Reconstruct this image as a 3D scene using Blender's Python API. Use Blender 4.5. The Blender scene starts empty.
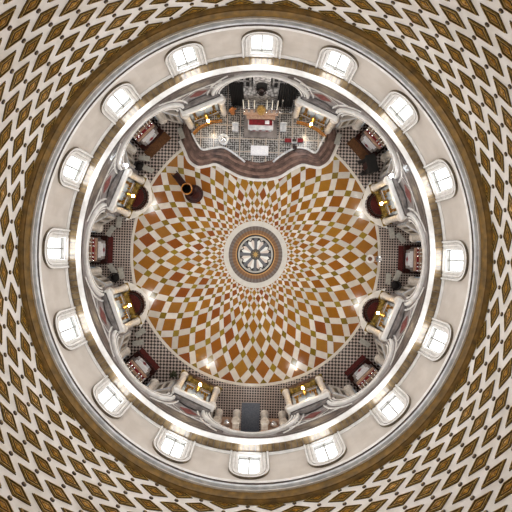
import bpy, math, random
from mathutils import Vector, Matrix
random.seed(7)
PI = math.pi
R_ = math.radians
SC = bpy.context.scene
COL = SC.collection

# ------------------------------------------------------------------ frame of the place
K = 1.055            # the rotunda is slightly oval: longer along the entrance-apse axis
H = 58.1             # eye height in the lantern
F = 480.0
ROT = R_(1.77)

def at(px, py, z=0.0):
    u = (px - 255.5) / F; v = (254.5 - py) / F
    d = H - z
    c, s = math.cos(ROT), math.sin(ROT)
    return Vector(((u * c - v * s) * d, (u * s + v * c) * d, z))

def ov(th, R, z=0.0):          # th in radians clockwise from the apse
    return (R * math.sin(th), K * R * math.cos(th), z)

class Frame:                   # local axes: x clockwise along the wall, y outward
    def __init__(s, deg):
        th = R_(deg); s.th = th
        n = Vector((K * math.sin(th), math.cos(th), 0)).normalized()
        s.n = n; s.t = Vector((n.y, -n.x, 0))
        s.rot = -math.atan2(n.x, n.y)
        s.o = Vector(ov(th, 16.5)) - n * 16.5
    def p(s, t, d, z=0.0):
        return s.o + s.t * t + s.n * d + Vector((0, 0, z))

# ------------------------------------------------------------------ materials
def nodes(name):
    m = bpy.data.materials.new(name); m.use_nodes = True
    nt = m.node_tree
    return m, nt, nt.nodes['Principled BSDF']

def mat(name, c, rough=0.5, metal=0.0, c2=None, scale=2.0, detail=4, bump=0.0, stretch=None, emit=None, es=0, lo=.35, hi=.65, spec=None):
    m, nt, b = nodes(name)
    b.inputs['Roughness'].default_value = rough
    b.inputs['Metallic'].default_value = metal
    if spec is not None: b.inputs['Specular IOR Level'].default_value = spec
    tc = nt.nodes.new('ShaderNodeTexCoord')
    mp = nt.nodes.new('ShaderNodeMapping'); nt.links.new(tc.outputs['Object'], mp.inputs[0])
    if stretch: mp.inputs['Scale'].default_value = stretch
    n = nt.nodes.new('ShaderNodeTexNoise'); n.inputs['Scale'].default_value = scale; n.inputs['Detail'].default_value = detail
    nt.links.new(mp.outputs[0], n.inputs['Vector'])
    r = nt.nodes.new('ShaderNodeValToRGB')
    c2 = c2 or tuple(x * 0.85 for x in c)
    r.color_ramp.elements[0].color = (*c2, 1); r.color_ramp.elements[1].color = (*c, 1)
    r.color_ramp.elements[0].position = lo; r.color_ramp.elements[1].position = hi
    nt.links.new(n.outputs['Fac'], r.inputs[0]); nt.links.new(r.outputs[0], b.inputs['Base Color'])
    if bump:
        bp = nt.nodes.new('ShaderNodeBump'); bp.inputs['Strength'].default_value = bump; bp.inputs['Distance'].default_value = .05
        nt.links.new(n.outputs['Fac'], bp.inputs['Height']); nt.links.new(bp.outputs[0], b.inputs['Normal'])
    if emit:
        b.inputs['Emission Color'].default_value = (*emit, 1); b.inputs['Emission Strength'].default_value = es
    return m

def hexc(h):
    v = [int(h[i:i + 2], 16) / 255 for i in (0, 2, 4)]
    return tuple(((x + .055) / 1.055) ** 2.4 if x > .04 else x / 12.92 for x in v)

M = {}
M['plaster'] = mat('white plaster', hexc('efe9e4'), .7, c2=hexc('ddd6cd'), scale=.8)
M['stone'] = mat('greige stone', hexc('cfc6bd'), .6, c2=hexc('c2b8ae'), scale=.6)
M['white'] = mat('white stone', hexc('ece9e6'), .45, c2=hexc('d9d5d0'), scale=1.5)
M['white2'] = mat('white marble', hexc('e6e6e8'), .25, c2=hexc('b9bcc2'), scale=2.5)
M['column'] = mat('cream marble', hexc('eee6dc'), .25, c2=hexc('cfc2b4'), scale=3)
M['bluewhite'] = mat('blue white marble', hexc('d8e2ea'), .3, c2=hexc('aebccb'), scale=2)
M['greymarble'] = mat('grey marble', hexc('9c9491'), .5, c2=hexc('6f6765'), scale=1.2, detail=8)
M['darkmarble'] = mat('brown marble', hexc('6a5e58'), .5, c2=hexc('3f3835'), scale=1.4, detail=8)
M['redmarble'] = mat('red marble', hexc('8a4a44'), .75, c2=hexc('5a2f2c'), scale=3, detail=6)
M['brownwall'] = mat('olive brown marble', hexc('7a6a50'), .35, c2=hexc('3c3226'), scale=.8, detail=6)
M['chapelwall'] = mat('dark chapel stone', hexc('5c5650'), .6, c2=hexc('38332f'), scale=.7)  # mottled dark stone for chapel and apse walls
M['black'] = mat('black velvet', hexc('15110f'), .9, c2=hexc('0a0807'))
M['iron'] = mat('dark iron', hexc('2a1d1b'), .4, .6)
M['maroon'] = mat('maroon carpet', hexc('5a1a17'), .95, c2=hexc('3a0f0d'), scale=9)
M['browncarpet'] = mat('brown carpet', hexc('6a4527'), .95, c2=hexc('4d3019'), scale=9)
M['red'] = mat('red cloth', hexc('8c1826'), .8, c2=hexc('641018'), scale=5)
M['wood'] = mat('dark wood', hexc('3a160e'), .4, c2=hexc('1e0a07'), scale=3, stretch=(1, 1, .2), spec=.2)
M['midwood'] = mat('brown wood', hexc('7a4c2c'), .45, c2=hexc('54311b'), scale=3)
M['cloth'] = mat('white linen', hexc('f0f0f2'), .8, c2=hexc('dcdce4'), scale=6)
M['bluegrey'] = mat('blue grey stone', hexc('d6d8da'), .5, c2=hexc('b4b8bd'), scale=1.5)
M['greybench'] = mat('grey painted wood', hexc('b0aea7'), .6, c2=hexc('96948e'), scale=5)
M['gold'] = mat('gilding', hexc('c79a3c'), .3, .9, c2=hexc('8a5f1c'), scale=6)
M['goldpaint'] = mat('gold paint', hexc('9c8038'), .45, .35, c2=hexc('665016'), scale=5, detail=6)
M['goldedge'] = mat('bright gold paint', hexc('c9a560'), .4, .3, c2=hexc('8f6a26'), scale=8)
M['browngold'] = mat('brown gold paint', hexc('6a5018'), .5, .2, c2=hexc('3a2a0a'), scale=4, detail=6)
M['darkbrown'] = mat('dark brown paint', hexc('4a3216'), .6, c2=hexc('2e1f0c'), scale=5)
M['band'] = mat('gilded leaf cornice', hexc('8c6826'), .5, .1, c2=hexc('57400f'), scale=1.6, detail=8, bump=.6, lo=.3, hi=.7)
M['ledge'] = mat('brown stone ledge', hexc('8e7858'), .16, c2=hexc('5c4a32'), scale=1.6, detail=6)
M['orangemarble'] = mat('orange marble', hexc('b8762c'), .3, c2=hexc('8a5418'), scale=3)
M['silver'] = mat('silver', hexc('e8e8ea'), .2, .9)
M['bulb'] = mat('warm lit bulb', (1, .85, .6), .5, emit=(1, .8, .5), es=90)
M['coldbulb'] = mat('cold lit floodlight lens', (1, 1, 1), .5, emit=(.85, .93, 1), es=90)
M['candle'] = mat('candle wax', hexc('f2ecdc'), .5)
M['pinkstone'] = mat('pink stone', hexc('c9a890'), .4, c2=hexc('a98570'), scale=4)
M['stepmarble'] = mat('brown step marble', hexc('7c6258'), .22, c2=hexc('453733'), scale=.9, detail=9)
M['steplight'] = mat('lighter brown step marble', hexc('94766a'), .22, c2=hexc('5f4a44'), scale=1.3, detail=9)
M['darkgrey'] = mat('grey stone and groove shade', hexc('8a8380'), .6, c2=hexc('5d5755'), scale=1.5, detail=7)  # pediment stone; also colours archivolt grooves as painted shade
M['bluefloor'] = mat('blue grey mat', hexc('6a707c'), .8, c2=hexc('565c68'), scale=6)
M['leather'] = mat('dark upholstery', hexc('1c1412'), .6, c2=hexc('100b0a'))
M['green'] = mat('dark olive leaves', hexc('3d4127'), .7, c2=hexc('23240f'), scale=8)
M['skin'] = mat('painted terracotta', hexc('cf8a50'), .5, c2=hexc('a5602c'), scale=5)

m, nt, b = nodes('daylight pane')
b.inputs['Base Color'].default_value = (.9, .95, 1, 1)
b.inputs['Emission Color'].default_value = (.93, .97, 1, 1); b.inputs['Emission Strength'].default_value = 2.2
b.inputs['Roughness'].default_value = .2
M['pane'] = m

def tiles_material(name, rough):
    m, nt, b = nodes(name)
    a = nt.nodes.new('ShaderNodeAttribute'); a.attribute_name = 'tile'
    n = nt.nodes.new('ShaderNodeTexNoise'); n.inputs['Scale'].default_value = 1.8; n.inputs['Detail'].default_value = 5
    tc = nt.nodes.new('ShaderNodeTexCoord'); nt.links.new(tc.outputs['Object'], n.inputs['Vector'])
    mr = nt.nodes.new('ShaderNodeMapRange'); mr.inputs[3].default_value = .8; mr.inputs[4].default_value = 1.15
    nt.links.new(n.outputs['Fac'], mr.inputs[0])
    mx = nt.nodes.new('ShaderNodeVectorMath'); mx.operation = 'SCALE'
    nt.links.new(a.outputs['Color'], mx.inputs[0]); nt.links.new(mr.outputs[0], mx.inputs['Scale'])
    nt.links.new(mx.outputs[0], b.inputs['Base Color'])
    b.inputs['Roughness'].default_value = rough
    return m
M['tiles'] = tiles_material('polished marble tiles', .13)

def math_node(nt, op, a, bb=None, c=None):
    n = nt.nodes.new('ShaderNodeMath'); n.operation = op
    for i, v in enumerate((a, bb, c)):
        if v is None: continue
        if hasattr(v, 'is_linked') or hasattr(v, 'links'): nt.links.new(v, n.inputs[i])
        else: n.inputs[i].default_value = v
    return n.outputs[0]

def checker_material():
    m, nt, b = nodes('black and white chequered floor')
    g = nt.nodes.new('ShaderNodeNewGeometry'); sp = nt.nodes.new('ShaderNodeSeparateXYZ')
    nt.links.new(g.outputs['Position'], sp.inputs[0])
    x, y = sp.outputs[0], sp.outputs[1]
    MN = lambda *a: math_node(nt, *a)
    th = MN('ARCTAN2', x, y)
    k = MN('ROUND', MN('DIVIDE', th, PI / 4))
    ang = MN('MULTIPLY', k, PI / 4)
    c, s = MN('COSINE', ang), MN('SINE', ang)
    u = MN('SUBTRACT', MN('MULTIPLY', x, c), MN('MULTIPLY', y, s))
    v = MN('ADD', MN('MULTIPLY', x, s), MN('MULTIPLY', y, c))
    P = .31
    fu = MN('FRACT', MN('ADD', MN('DIVIDE', u, P), 100.0)); fv = MN('FRACT', MN('ADD', MN('DIVIDE', v, P), 100.0))
    sq = MN('MULTIPLY', MN('LESS_THAN', fu, .7), MN('LESS_THAN', fv, .7))
    P2 = .56
    gu = MN('GREATER_THAN', MN('FRACT', MN('ADD', MN('DIVIDE', u, P2), 100.0)), .5); gv = MN('GREATER_THAN', MN('FRACT', MN('ADD', MN('DIVIDE', v, P2), 100.0)), .5)
    xor = MN('ABSOLUTE', MN('SUBTRACT', gu, gv))
    odd = MN('ABSOLUTE', MN('MODULO', k, 2.0))
    f = MN('ADD', MN('MULTIPLY', sq, MN('SUBTRACT', 1.0, odd)), MN('MULTIPLY', xor, odd))
    mx = nt.nodes.new('ShaderNodeMix'); mx.data_type = 'RGBA'
    nt.links.new(f, mx.inputs[0])
    mx.inputs[6].default_value = (*hexc('b3a49d'), 1); mx.inputs[7].default_value = (*hexc('241c1b'), 1)
    nt.links.new(mx.outputs[2], b.inputs['Base Color']); b.inputs['Roughness'].default_value = .3
    return m
M['checker'] = checker_material()

def lace_material():
    m, nt, b = nodes('inlaid grey marble')
    g = nt.nodes.new('ShaderNodeNewGeometry'); sp = nt.nodes.new('ShaderNodeSeparateXYZ')
    nt.links.new(g.outputs['Position'], sp.inputs[0]); x, y = sp.outputs[0], sp.outputs[1]
    MN = lambda *a: math_node(nt, *a)
    a = MN('ADD', x, y); c = MN('SUBTRACT', x, y)
    w = MN('MULTIPLY', MN('SINE', MN('MULTIPLY', a, 12.0)), MN('SINE', MN('MULTIPLY', c, 12.0)))
    w2 = MN('MULTIPLY', MN('SINE', MN('MULTIPLY', x, 19.0)), MN('SINE', MN('MULTIPLY', y, 19.0)))
    n = nt.nodes.new('ShaderNodeTexNoise'); n.inputs['Scale'].default_value = 4; nt.links.new(g.outputs['Position'], n.inputs['Vector'])
    t = MN('ADD', MN('ADD', MN('MULTIPLY', w, .5), MN('MULTIPLY', w2, .12)), MN('MULTIPLY', MN('SUBTRACT', n.outputs[0], .5), 1.6))
    f = MN('GREATER_THAN', t, 0.0)
    gx = MN('LESS_THAN', MN('FRACT', MN('ADD', MN('DIVIDE', x, 1.55), 50.5)), .07)
    gy = MN('LESS_THAN', MN('FRACT', MN('ADD', MN('DIVIDE', y, 1.55), 50.2)), .07)
    gg = MN('MAXIMUM', gx, gy)
    mx = nt.nodes.new('ShaderNodeMix'); mx.data_type = 'RGBA'; nt.links.new(f, mx.inputs[0])
    mx.inputs[6].default_value = (*hexc('4a4745'), 1); mx.inputs[7].default_value = (*hexc('a8a6a5'), 1)
    m2 = nt.nodes.new('ShaderNodeMix'); m2.data_type = 'RGBA'; nt.links.new(gg, m2.inputs[0])
    nt.links.new(mx.outputs[2], m2.inputs[6]); m2.inputs[7].default_value = (*hexc('bdb0a4'), 1)
    nt.links.new(m2.outputs[2], b.inputs['Base Color']); b.inputs['Roughness'].default_value = .2
    return m
M['lace'] = lace_material()

def carved_material():
    m, nt, b = nodes('carved grey marble')
    tc = nt.nodes.new('ShaderNodeTexCoord')
    v = nt.nodes.new('ShaderNodeTexVoronoi'); v.inputs['Scale'].default_value = 3.2; nt.links.new(tc.outputs['Object'], v.inputs['Vector'])
    r = nt.nodes.new('ShaderNodeValToRGB'); r.color_ramp.elements[0].color = (*hexc('cdc9c7'), 1); r.color_ramp.elements[1].color = (*hexc('5c5856'), 1)
    r.color_ramp.elements[0].position = .2; r.color_ramp.elements[1].position = .75
    nt.links.new(v.outputs['Distance'], r.inputs[0]); nt.links.new(r.outputs[0], b.inputs['Base Color']); b.inputs['Roughness'].default_value = .5
    return m
M['carved'] = carved_material()

# ------------------------------------------------------------------ mesh helpers
class MB:
    def __init__(s): s.v = []; s.f = []; s.m = []; s.c = []
    def face(s, pts, mi=0, col=None):
        n = len(s.v); s.v += [tuple(p) for p in pts]; s.f.append(tuple(range(n, n + len(pts)))); s.m.append(mi); s.c.append(col)
    def grid(s, rows, mi=0, closed=False, flip=False):
        n = len(s.v); nc = len(rows[0])
        for r in rows: s.v += [tuple(p) for p in r]
        for i in range(len(rows) - 1):
            for j in range(nc if closed else nc - 1):
                a = n + i * nc + j; b = n + i * nc + (j + 1) % nc
                f = (a, b, b + nc, a + nc)
                s.f.append(f[::-1] if flip else f)
                s.m.append(mi if not callable(mi) else mi(i, j)); s.c.append(None)
    def box(s, c, d, rz=0, mi=0, taper=1.0, bev=0.0):
        cx, cy, cz = c; x, y, z = d[0] / 2, d[1] / 2, d[2] / 2
        cs, sn = math.cos(rz), math.sin(rz)
        def ring(hx, hy, zz, e):
            pts = []
            if e <= 0: raw = [(-hx, -hy), (hx, -hy), (hx, hy), (-hx, hy)]
            else: raw = [(-hx + e, -hy), (hx - e, -hy), (hx, -hy + e), (hx, hy - e), (hx - e, hy), (-hx + e, hy), (-hx, hy - e), (-hx, -hy + e)]
            return [(cx + a * cs - b * sn, cy + a * sn + b * cs, zz) for a, b in raw]
        e = min(bev, x * .4, y * .4, z * .8)
        rings = [ring(x, y, cz - z, e)]
        if e > 0:
            rings += [ring(x * taper, y * taper, cz + z - e, e), ring(x * taper - e, y * taper - e, cz + z, e * .5)]
        else: rings += [ring(x * taper, y * taper, cz + z, 0)]
        n = len(s.v); k = len(rings[0])
        for r in rings: s.v += r
        for i in range(len(rings) - 1):
            for j in range(k):
                a = n + i * k + j; bb = n + i * k + (j + 1) % k
                s.f.append((a, bb, bb + k, a + k)); s.m.append(mi); s.c.append(None)
        s.f.append(tuple(range(n + k - 1, n - 1, -1))); s.m.append(mi); s.c.append(None)
        t = n + (len(rings) - 1) * k
        s.f.append(tuple(range(t, t + k))); s.m.append(mi); s.c.append(None)
    def lathe(s, prof, c=(0, 0, 0), seg=20, mi=0, arc=None):
        rows = []
        for r, z in prof:
            rows.append([(c[0] + r * math.cos(2 * PI * j / seg), c[1] + r * math.sin(2 * PI * j / seg), c[2] + z) for j in range(seg)])
        s.grid(rows, mi, closed=True)
        s.face(list(reversed(rows[0])), mi)
        s.face(rows[-1], mi)
    def tube(s, pts, r, seg=8, mi=0, closed=False):
        pts = [Vector(p) for p in pts]; rows = []
        n = len(pts)
        for i, p in enumerate(pts):
            if closed: t = pts[(i + 1) % n] - pts[i - 1]
            else: t = pts[min(i + 1, n - 1)] - pts[max(i - 1, 0)]
            t.normalize()
            a = Vector((0, 0, 1)) if abs(t.z) < .9 else Vector((1, 0, 0))
            u = t.cross(a).normalized(); w = u.cross(t)
            rr = r[i] if isinstance(r, (list, tuple)) else r
            rows.append([p + u * rr * math.cos(2 * PI * j / seg) + w * rr * math.sin(2 * PI * j / seg) for j in range(seg)])
        if closed: rows.append(rows[0])
        s.grid(rows, mi, closed=True)
        if not closed:
            s.face(rows[0], mi); s.face(list(reversed(rows[-1])), mi)
    def prism(s, poly, z0, z1, mi=0, ms=None):
        n = len(poly)
        s.face([(p[0], p[1], z1) for p in poly], mi)
        for i in range(n):
            a, b2 = poly[i], poly[(i + 1) % n]
            s.face([(a[0], a[1], z0), (b2[0], b2[1], z0), (b2[0], b2[1], z1), (a[0], a[1], z1)], mi if ms is None else ms)
    def plate(s, poly, y0, y1, mi=0):          # upright plate: poly in (x, z), thickness along y
        n = len(poly)
        s.face([(p[0], y0, p[1]) for p in poly], mi); s.face([(p[0], y1, p[1]) for p in reversed(poly)], mi)
        for i in range(n):
            a, b2 = poly[i], poly[(i + 1) % n]
            s.face([(a[0], y0, a[1]), (a[0], y1, a[1]), (b2[0], y1, b2[1]), (b2[0], y0, b2[1])], mi)
    def build(s, name, mats, parent=None, smooth=False):
        me = bpy.data.meshes.new(name); me.from_pydata(s.v, [], s.f)
        if not isinstance(mats, (list, tuple)): mats = [mats]
        for x in mats: me.materials.append(M[x] if isinstance(x, str) else x)
        me.polygons.foreach_set('material_index', s.m)
        if smooth: me.polygons.foreach_set('use_smooth', [True] * len(s.f))
        if any(c is not None for c in s.c):
            at_ = me.attributes.new('tile', 'FLOAT_COLOR', 'FACE')
            flat = []
            for c in s.c: flat += [*(c or (1, 1, 1)), 1]
            at_.data.foreach_set('color', flat)
        me.update()
        import bmesh
        bm = bmesh.new(); bm.from_mesh(me)
        bmesh.ops.remove_doubles(bm, verts=bm.verts, dist=1e-5)
        bmesh.ops.recalc_face_normals(bm, faces=bm.faces)
        if smooth:
            for e in bm.edges:
                if len(e.link_faces) == 2 and e.calc_face_angle(0) > R_(38): e.smooth = False
        bm.to_mesh(me); bm.free()
        o = bpy.data.objects.new(name, me); COL.objects.link(o)
        if parent: o.parent = parent
        return o

def struct(o): o['kind'] = 'structure'; return o
def tag(o, label, cat, group=None):
    o['label'] = label; o['category'] = cat
    if group: o['group'] = group
    return o
def empty(name, label, cat, group=None, loc=(0, 0, 0), rz=0):
    o = bpy.data.objects.new(name, None); COL.objects.link(o); o.empty_display_size = .3
    o.location = loc; o.rotation_euler = (0, 0, rz)
    return tag(o, label, cat, group)
def copy_tree(o, parent=None, label=None, group=None, loc=None, rz=None):
    c = o.copy(); COL.objects.link(c)
    if parent: c.parent = parent
    for ch in list(o.children): copy_tree(ch, c)
    if label: c['label'] = label
    if group: c['group'] = group
    if loc is not None: c.location = loc
    if rz is not None: c.rotation_euler = (0, 0, rz)
    return c
PROTO = {}
def place(kind, maker, label, cat, group, loc, rz):
    """first call builds the thing, later calls copy it and each of its parts"""
    if kind not in PROTO:
        o = maker(); PROTO[kind] = o
        tag(o, label, cat, group); o.location = loc; o.rotation_euler = (0, 0, rz)
        return o
    o = copy_tree(PROTO[kind], None, label, group, loc, rz)
    if not group and 'group' in o.keys(): del o['group']
    return o
def bare(name):
    o = bpy.data.objects.new(name, None); COL.objects.link(o); o.empty_display_size = .3; return o

# ------------------------------------------------------------------ ring surfaces
def ring(name, prof, mats, mi=0, seg=160, smooth=True):
    b_ = MB(); rows = []
    for R, z in prof: rows.append([ov(2 * PI * j / seg, R, z) for j in range(seg)])
    b_.grid(rows, mi if not isinstance(mi, list) else (lambda i, j: mi[i]), closed=True)
    return struct(b_.build(name, mats, smooth=smooth))

def arc_z(x, half, zs, rise, ex):
    q = 1 - abs(x / half) ** ex
    return zs + rise * (max(q, 0) ** (1 / ex))
def arc_pts(half, zs, rise, ex, z0, n=24):       # (x, z) outline from left foot over the crown to right foot
    pts = [(-half, z0)]
    for i in range(n + 1):
        a = PI - PI * i / n
        c, s_ = math.cos(a), math.sin(a)
        pts.append((half * math.copysign(abs(c) ** (2 / ex), c), zs + rise * abs(s_) ** (2 / ex)))
    pts.append((half, z0)); return pts

# ---- dome
BZ = 37.2; ZS = 20.9; RD = 18.45
def dome_pt(th, ph, off=0.0):
    R = RD * math.cos(ph); z = BZ * math.sin(ph)
    nn = Vector((math.cos(ph) * BZ, math.sin(ph) * RD)).normalized()
    return ov(th, R - nn.x * off, ZS + z - nn.y * off)
b_ = MB()
rows = [[dome_pt(2 * PI * j / 192, R_(p)) for j in range(192)] for p in [-1, 0] + [2 * i for i in range(1, 36)]]
b_.grid(rows, 0, closed=True)
P0, DP = 0.35, 1.6
for n in range(0, 25):
    for i in range(32):
        tc_ = (i + (0 if n % 2 else .5)) * 2 * PI / 32; pc = R_(P0 + DP * n)
        hw, hh = PI / 32, R_(DP)
        def dia(s1, off, e=0):
            return [dome_pt(tc_ + hw * s1, pc, off), dome_pt(tc_, pc + hh * s1, off), dome_pt(tc_ - hw * s1, pc, off), dome_pt(tc_, pc - hh * s1, off)]
        lev = [(.625, .0), (.62, .05), (.585, .05), (.56, .11), (.51, .11), (.48, .04), (.34, .04), (.30, .09), (.24, .09), (.19, .05), (.13, .1)]
        mts = [1, 1, 2, 5, 1, 2, 1, 3, 1, 3]
        rr = [dia(*l) for l in lev]
        if n == 0: # the lowest row is cut by the cornice
            pass
        for k_ in range(len(lev) - 1):
            for q in range(4):
                b_.face([rr[k_][q], rr[k_][(q + 1) % 4], rr[k_ + 1][(q + 1) % 4], rr[k_ + 1][q]], mts[k_])
        b_.face(rr[-1], 3)
        # round boss on the crossing of the white bands
        th2 = tc_ + hw
        c0 = []
        for s1, off in ((1, 0), (.95, .07), (.5, .1)):
            c0.append([dome_pt(th2 + hw * .09 * s1 * math.cos(a), pc + hh * .155 * s1 * math.sin(a), off) for a in [2 * PI * q / 8 for q in range(8)]])
        for k_ in range(2):
            for q in range(8): b_.face([c0[k_][q], c0[k_][(q + 1) % 8], c0[k_ + 1][(q + 1) % 8], c0[k_ + 1][q]], 4)
        b_.face(c0[-1], 2)
dome = struct(b_.build('ceiling', ['plaster', 'browngold', 'goldpaint', 'gold', 'darkbrown', 'goldedge']))

# lantern above the eye
ring('wall_lantern', [(RD * math.cos(R_(70)), ZS + BZ * math.sin(R_(70))), (6.3, 60), (6.3, 64), (0.2, 66)], 'plaster')

# ---- gilded cornice under the dome, white cornice, moulding
ring('trim_1', [(18.5, 20.7), (18.42, 20.88), (18.36, 20.9), (18.28, 20.85), (18.2, 20.8), (18.14, 20.72), (18.06, 20.7), (17.98, 20.52), (17.94, 20.2), (17.9, 20.02)],
     ['band', 'goldpaint'], [1, 1, 0, 0, 0, 0, 0, 0, 0])
ring('trim_2', [(17.9, 20.02), (17.76, 20.0), (17.75, 19.93), (17.6, 19.86), (17.55, 19.8), (17.55, 19.55), (17.62, 19.5), (17.62, 19.3), (18.05, 19.0)],
     ['white', 'bluegrey', 'darkmarble'], [0, 0, 1, 1, 1, 2, 2, 2])  # rows below the lip are dark, painting in its shade
# small dark leaf marks on the white cornice top
b_ = MB()
for i in range(64):
    for dx in (0, .28, .5):
        th = (i + dx) * 2 * PI / 64
        b_.face([ov(th, 17.63, 19.862), ov(th + .012, 17.63, 19.862), ov(th + .012, 17.7, 19.885), ov(th, 17.7, 19.885)], 0)
struct(b_.build('trim_3', ['greymarble']))
ring('trim_4', [(18.05, 19.2), (17.985, 19.0), (17.985, 18.5), (17.9, 18.45), (17.88, 18.25), (17.95, 18.1), (17.94, 17.95), (18.0, 17.85)], ['white', 'darkmarble'], [1, 1, 1, 0, 0, 0, 0])  # dark upper rows put the shade under the cornice lip into colour
ring('trim_5', [(17.99, 12.9), (17.95, 12.9), (17.95, 12.75), (17.92, 12.7), (17.92, 12.3)], ['white'])

# ---- drum wall with sixteen arched openings
WZ0, WH, WS, WR, WE = 12.62, 1.0, 15.55, 1.0, 3.0
b_ = MB()
def wall_cols(b_, R, z0, z1, centers, hole, seg_solid, mi_above=0):
    """hole(c) -> (half angle, bottom z, function of local angle -> top z)"""
    n = len(centers)
    for i, c in enumerate(centers):
        ha, zb, fz = hole(c)
        N = 28
        ths = [ha * math.sin(-PI / 2 + PI * k / N) for k in range(N + 1)]
        rows = [[ov(c + t, R, z1) for t in ths], [ov(c + t, R, fz(t)) for t in ths]]
        b_.grid(rows, mi_above)
        if zb > z0:
            b_.grid([[ov(c + t, R, zb) for t in ths], [ov(c + t, R, z0) for t in ths]], 0)
        c2 = centers[(i + 1) % n] + (2 * PI if i == n - 1 else 0)
        ha2 = hole(c2)[0]
        a0, a1 = c + ha, c2 - ha2
        b_.grid([[ov(a0 + (a1 - a0) * k / seg_solid, R, z) for k in range(seg_solid + 1)] for z in (z1, z0)], 0)
wc = [i * PI / 8 for i in range(16)]
hw_ = WH / 18.0
wall_cols(b_, 18.0, 12.3, 19.3, wc, lambda c: (hw_, WZ0, lambda t: arc_z(t, hw_, WS, WR, WE)), 6)
struct(b_.build('wall_drum', ['stone']))

def window(idx, deg):
    fr = Frame(deg)
    loc = Vector(ov(R_(deg), 18.0)); 
    root = bpy.data.objects.new('window_%d' % idx, None); COL.objects.link(root); root['kind'] = 'structure'
    root.location = (loc.x, loc.y, WZ0); root.rotation_euler = (0, 0, fr.rot)
    return root
def window_parts():
    out = []
    z0 = 0.0
    inner = arc_pts(WH, WS - WZ0, WR, WE, z0)
    gl = arc_pts(WH - .06, WS - WZ0 - .02, WR - .05, WE, z0 + .02)
    # stepped architrave on the wall face and splayed reveal
    a = MB()
    steps = [(1.0, 0.0, 0.42), (1.0, 0.0, 0.0), (1.02, .05, -.06), (1.26, .30, -.06), (1.28, .32, -.15), (1.48, .55, -.15), (1.5, .58, -.1), (1.6, .72, -.1), (1.62, .75, -.22), (1.8, 1.0, -.22), (1.84, 1.05, -.02)]
    rows = []
    for half, up, y in steps:
        t = (half - 1) / .84; ex = WE - .7 * t
        pts = arc_pts(half, WS - WZ0 + .1 * up, WR + up * .95, ex, -.3 if half > 1.0 else 0)
        rows.append([(p[0], y - (0.0), p[1]) for p in pts])
    # follow the curve of the drum so the architrave lies on it
    rows = [[(p[0], p[1] - (p[0] ** 2) / 36.0 + 0.02, p[2]) for p in r] for r in rows]
    mi = [0, 0, 0, 1, 0, 1, 0, 1, 0, 1]
    a.grid(rows, lambda i, j: mi[i])
    out.append(a.build('window_frame', ['white', 'brownwall']))
    s_ = MB()
    s_.grid([[(-1.0, .42, 0), (1.0, .42, 0)], [(-1.0, -.05, -.02), (1.0, -.05, -.02)], [(-1.05, -.18, -.1), (1.05, -.18, -.1)], [(-1.05, -.18, -.28), (1.05, -.18, -.28)]], 0)
    out.append(s_.build('window_sill', ['white']))
    p_ = MB(); p_.plate([(x, z) for x, z in gl], .36, .39)
    out.append(p_.build('pane', ['pane']))
    g_ = MB()
    g_.box((0, .3, 1.95), (.15, .1, 3.9)); g_.box((0, .3, .26), (2.0, .1, .2)); g_.box((-.97, .32, 1.6), (.08, .08, 3.2)); g_.box((.97, .32, 1.6), (.08, .08, 3.2))
    out.append(g_.build('glazing_bar', ['greybench']))
    return out
wp = None
for i in range(16):
    r0 = window(i + 1, i * 22.5)
    if wp is None:
        wp = window_parts()
        for o in wp: o.parent = r0
    else:
        for o in wp:
            c = o.copy(); COL.objects.link(c); c.parent = r0

# ---- ledge with brown slabs, main white cornice
b_ = MB()
N = 192
for j in range(N):
    a0, a1 = 2 * PI * j / N + .0018, 2 * PI * (j + 1) / N - .0018
    v = random.uniform(0, .012)
    b_.grid([[ov(a0, 17.9, 12.3 + v), ov(a1, 17.9, 12.3 + v)], [ov(a0, 17.12, 12.3 + v), ov(a1, 17.12, 12.3 + v)], [ov(a0, 17.12, 12.27), ov(a1, 17.12, 12.27)]], 0)
for z, R0, R1 in ((12.29, 18.02, 17.0),):
    b_.grid([[ov(2 * PI * j / 160, R0, z) for j in range(160)], [ov(2 * PI * j / 160, R1, z) for j in range(160)]], 1, closed=True)
struct(b_.build('trim_6', ['ledge', 'darkmarble']))
ring('trim_7', [(17.13, 12.28), (17.12, 12.42), (17.0, 12.44), (16.72, 12.36), (16.66, 12.3), (16.66, 12.12), (16.76, 12.05), (16.72, 11.75), (16.85, 11.65), (16.87, 11.3), (17.0, 11.15), (17.02, 10.9)],
     ['white', 'darkmarble'], [0, 0, 0, 0, 1, 1, 1, 0, 1, 1, 1])  # fascia and underside rows coloured dark to stand for the cornice's shade

# ---- arcade wall: eight arched openings
RA = 17.0; AZ, AR, AE = 6.5, 3.3, 2.0
chap = [i * PI / 4 for i in range(8)]
def axial(c):
    d = math.degrees(c) % 180
    return min(d, 180 - d) < 5
def ahalf(c): return R_(15.0) if axial(c) else R_(13.2)
def arise(c): return 3.7 if axial(c) else AR
b_ = MB()
wall_cols(b_, RA, 0, 11.0, chap, lambda c: (ahalf(c), 0, lambda t: arc_z(t, ahalf(c), AZ, arise(c), AE)), 6)
# dark veined frieze panels over the piers
for i in range(8):
    c = chap[i] + PI / 8
    N = 20; top, bot = [], []
    wspan = R_(13.5)
    for k in range(N + 1):
        t = -wspan + 2 * wspan * k / N
        # distance to the arches on both sides decides where the panel ends
        lo = 9.45 + .75 * (t / wspan) ** 2
        top.append(ov(c + t, RA - .03, 10.86)); bot.append(ov(c + t, RA - .03, lo))
    b_.grid([top, bot], 1)
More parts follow.
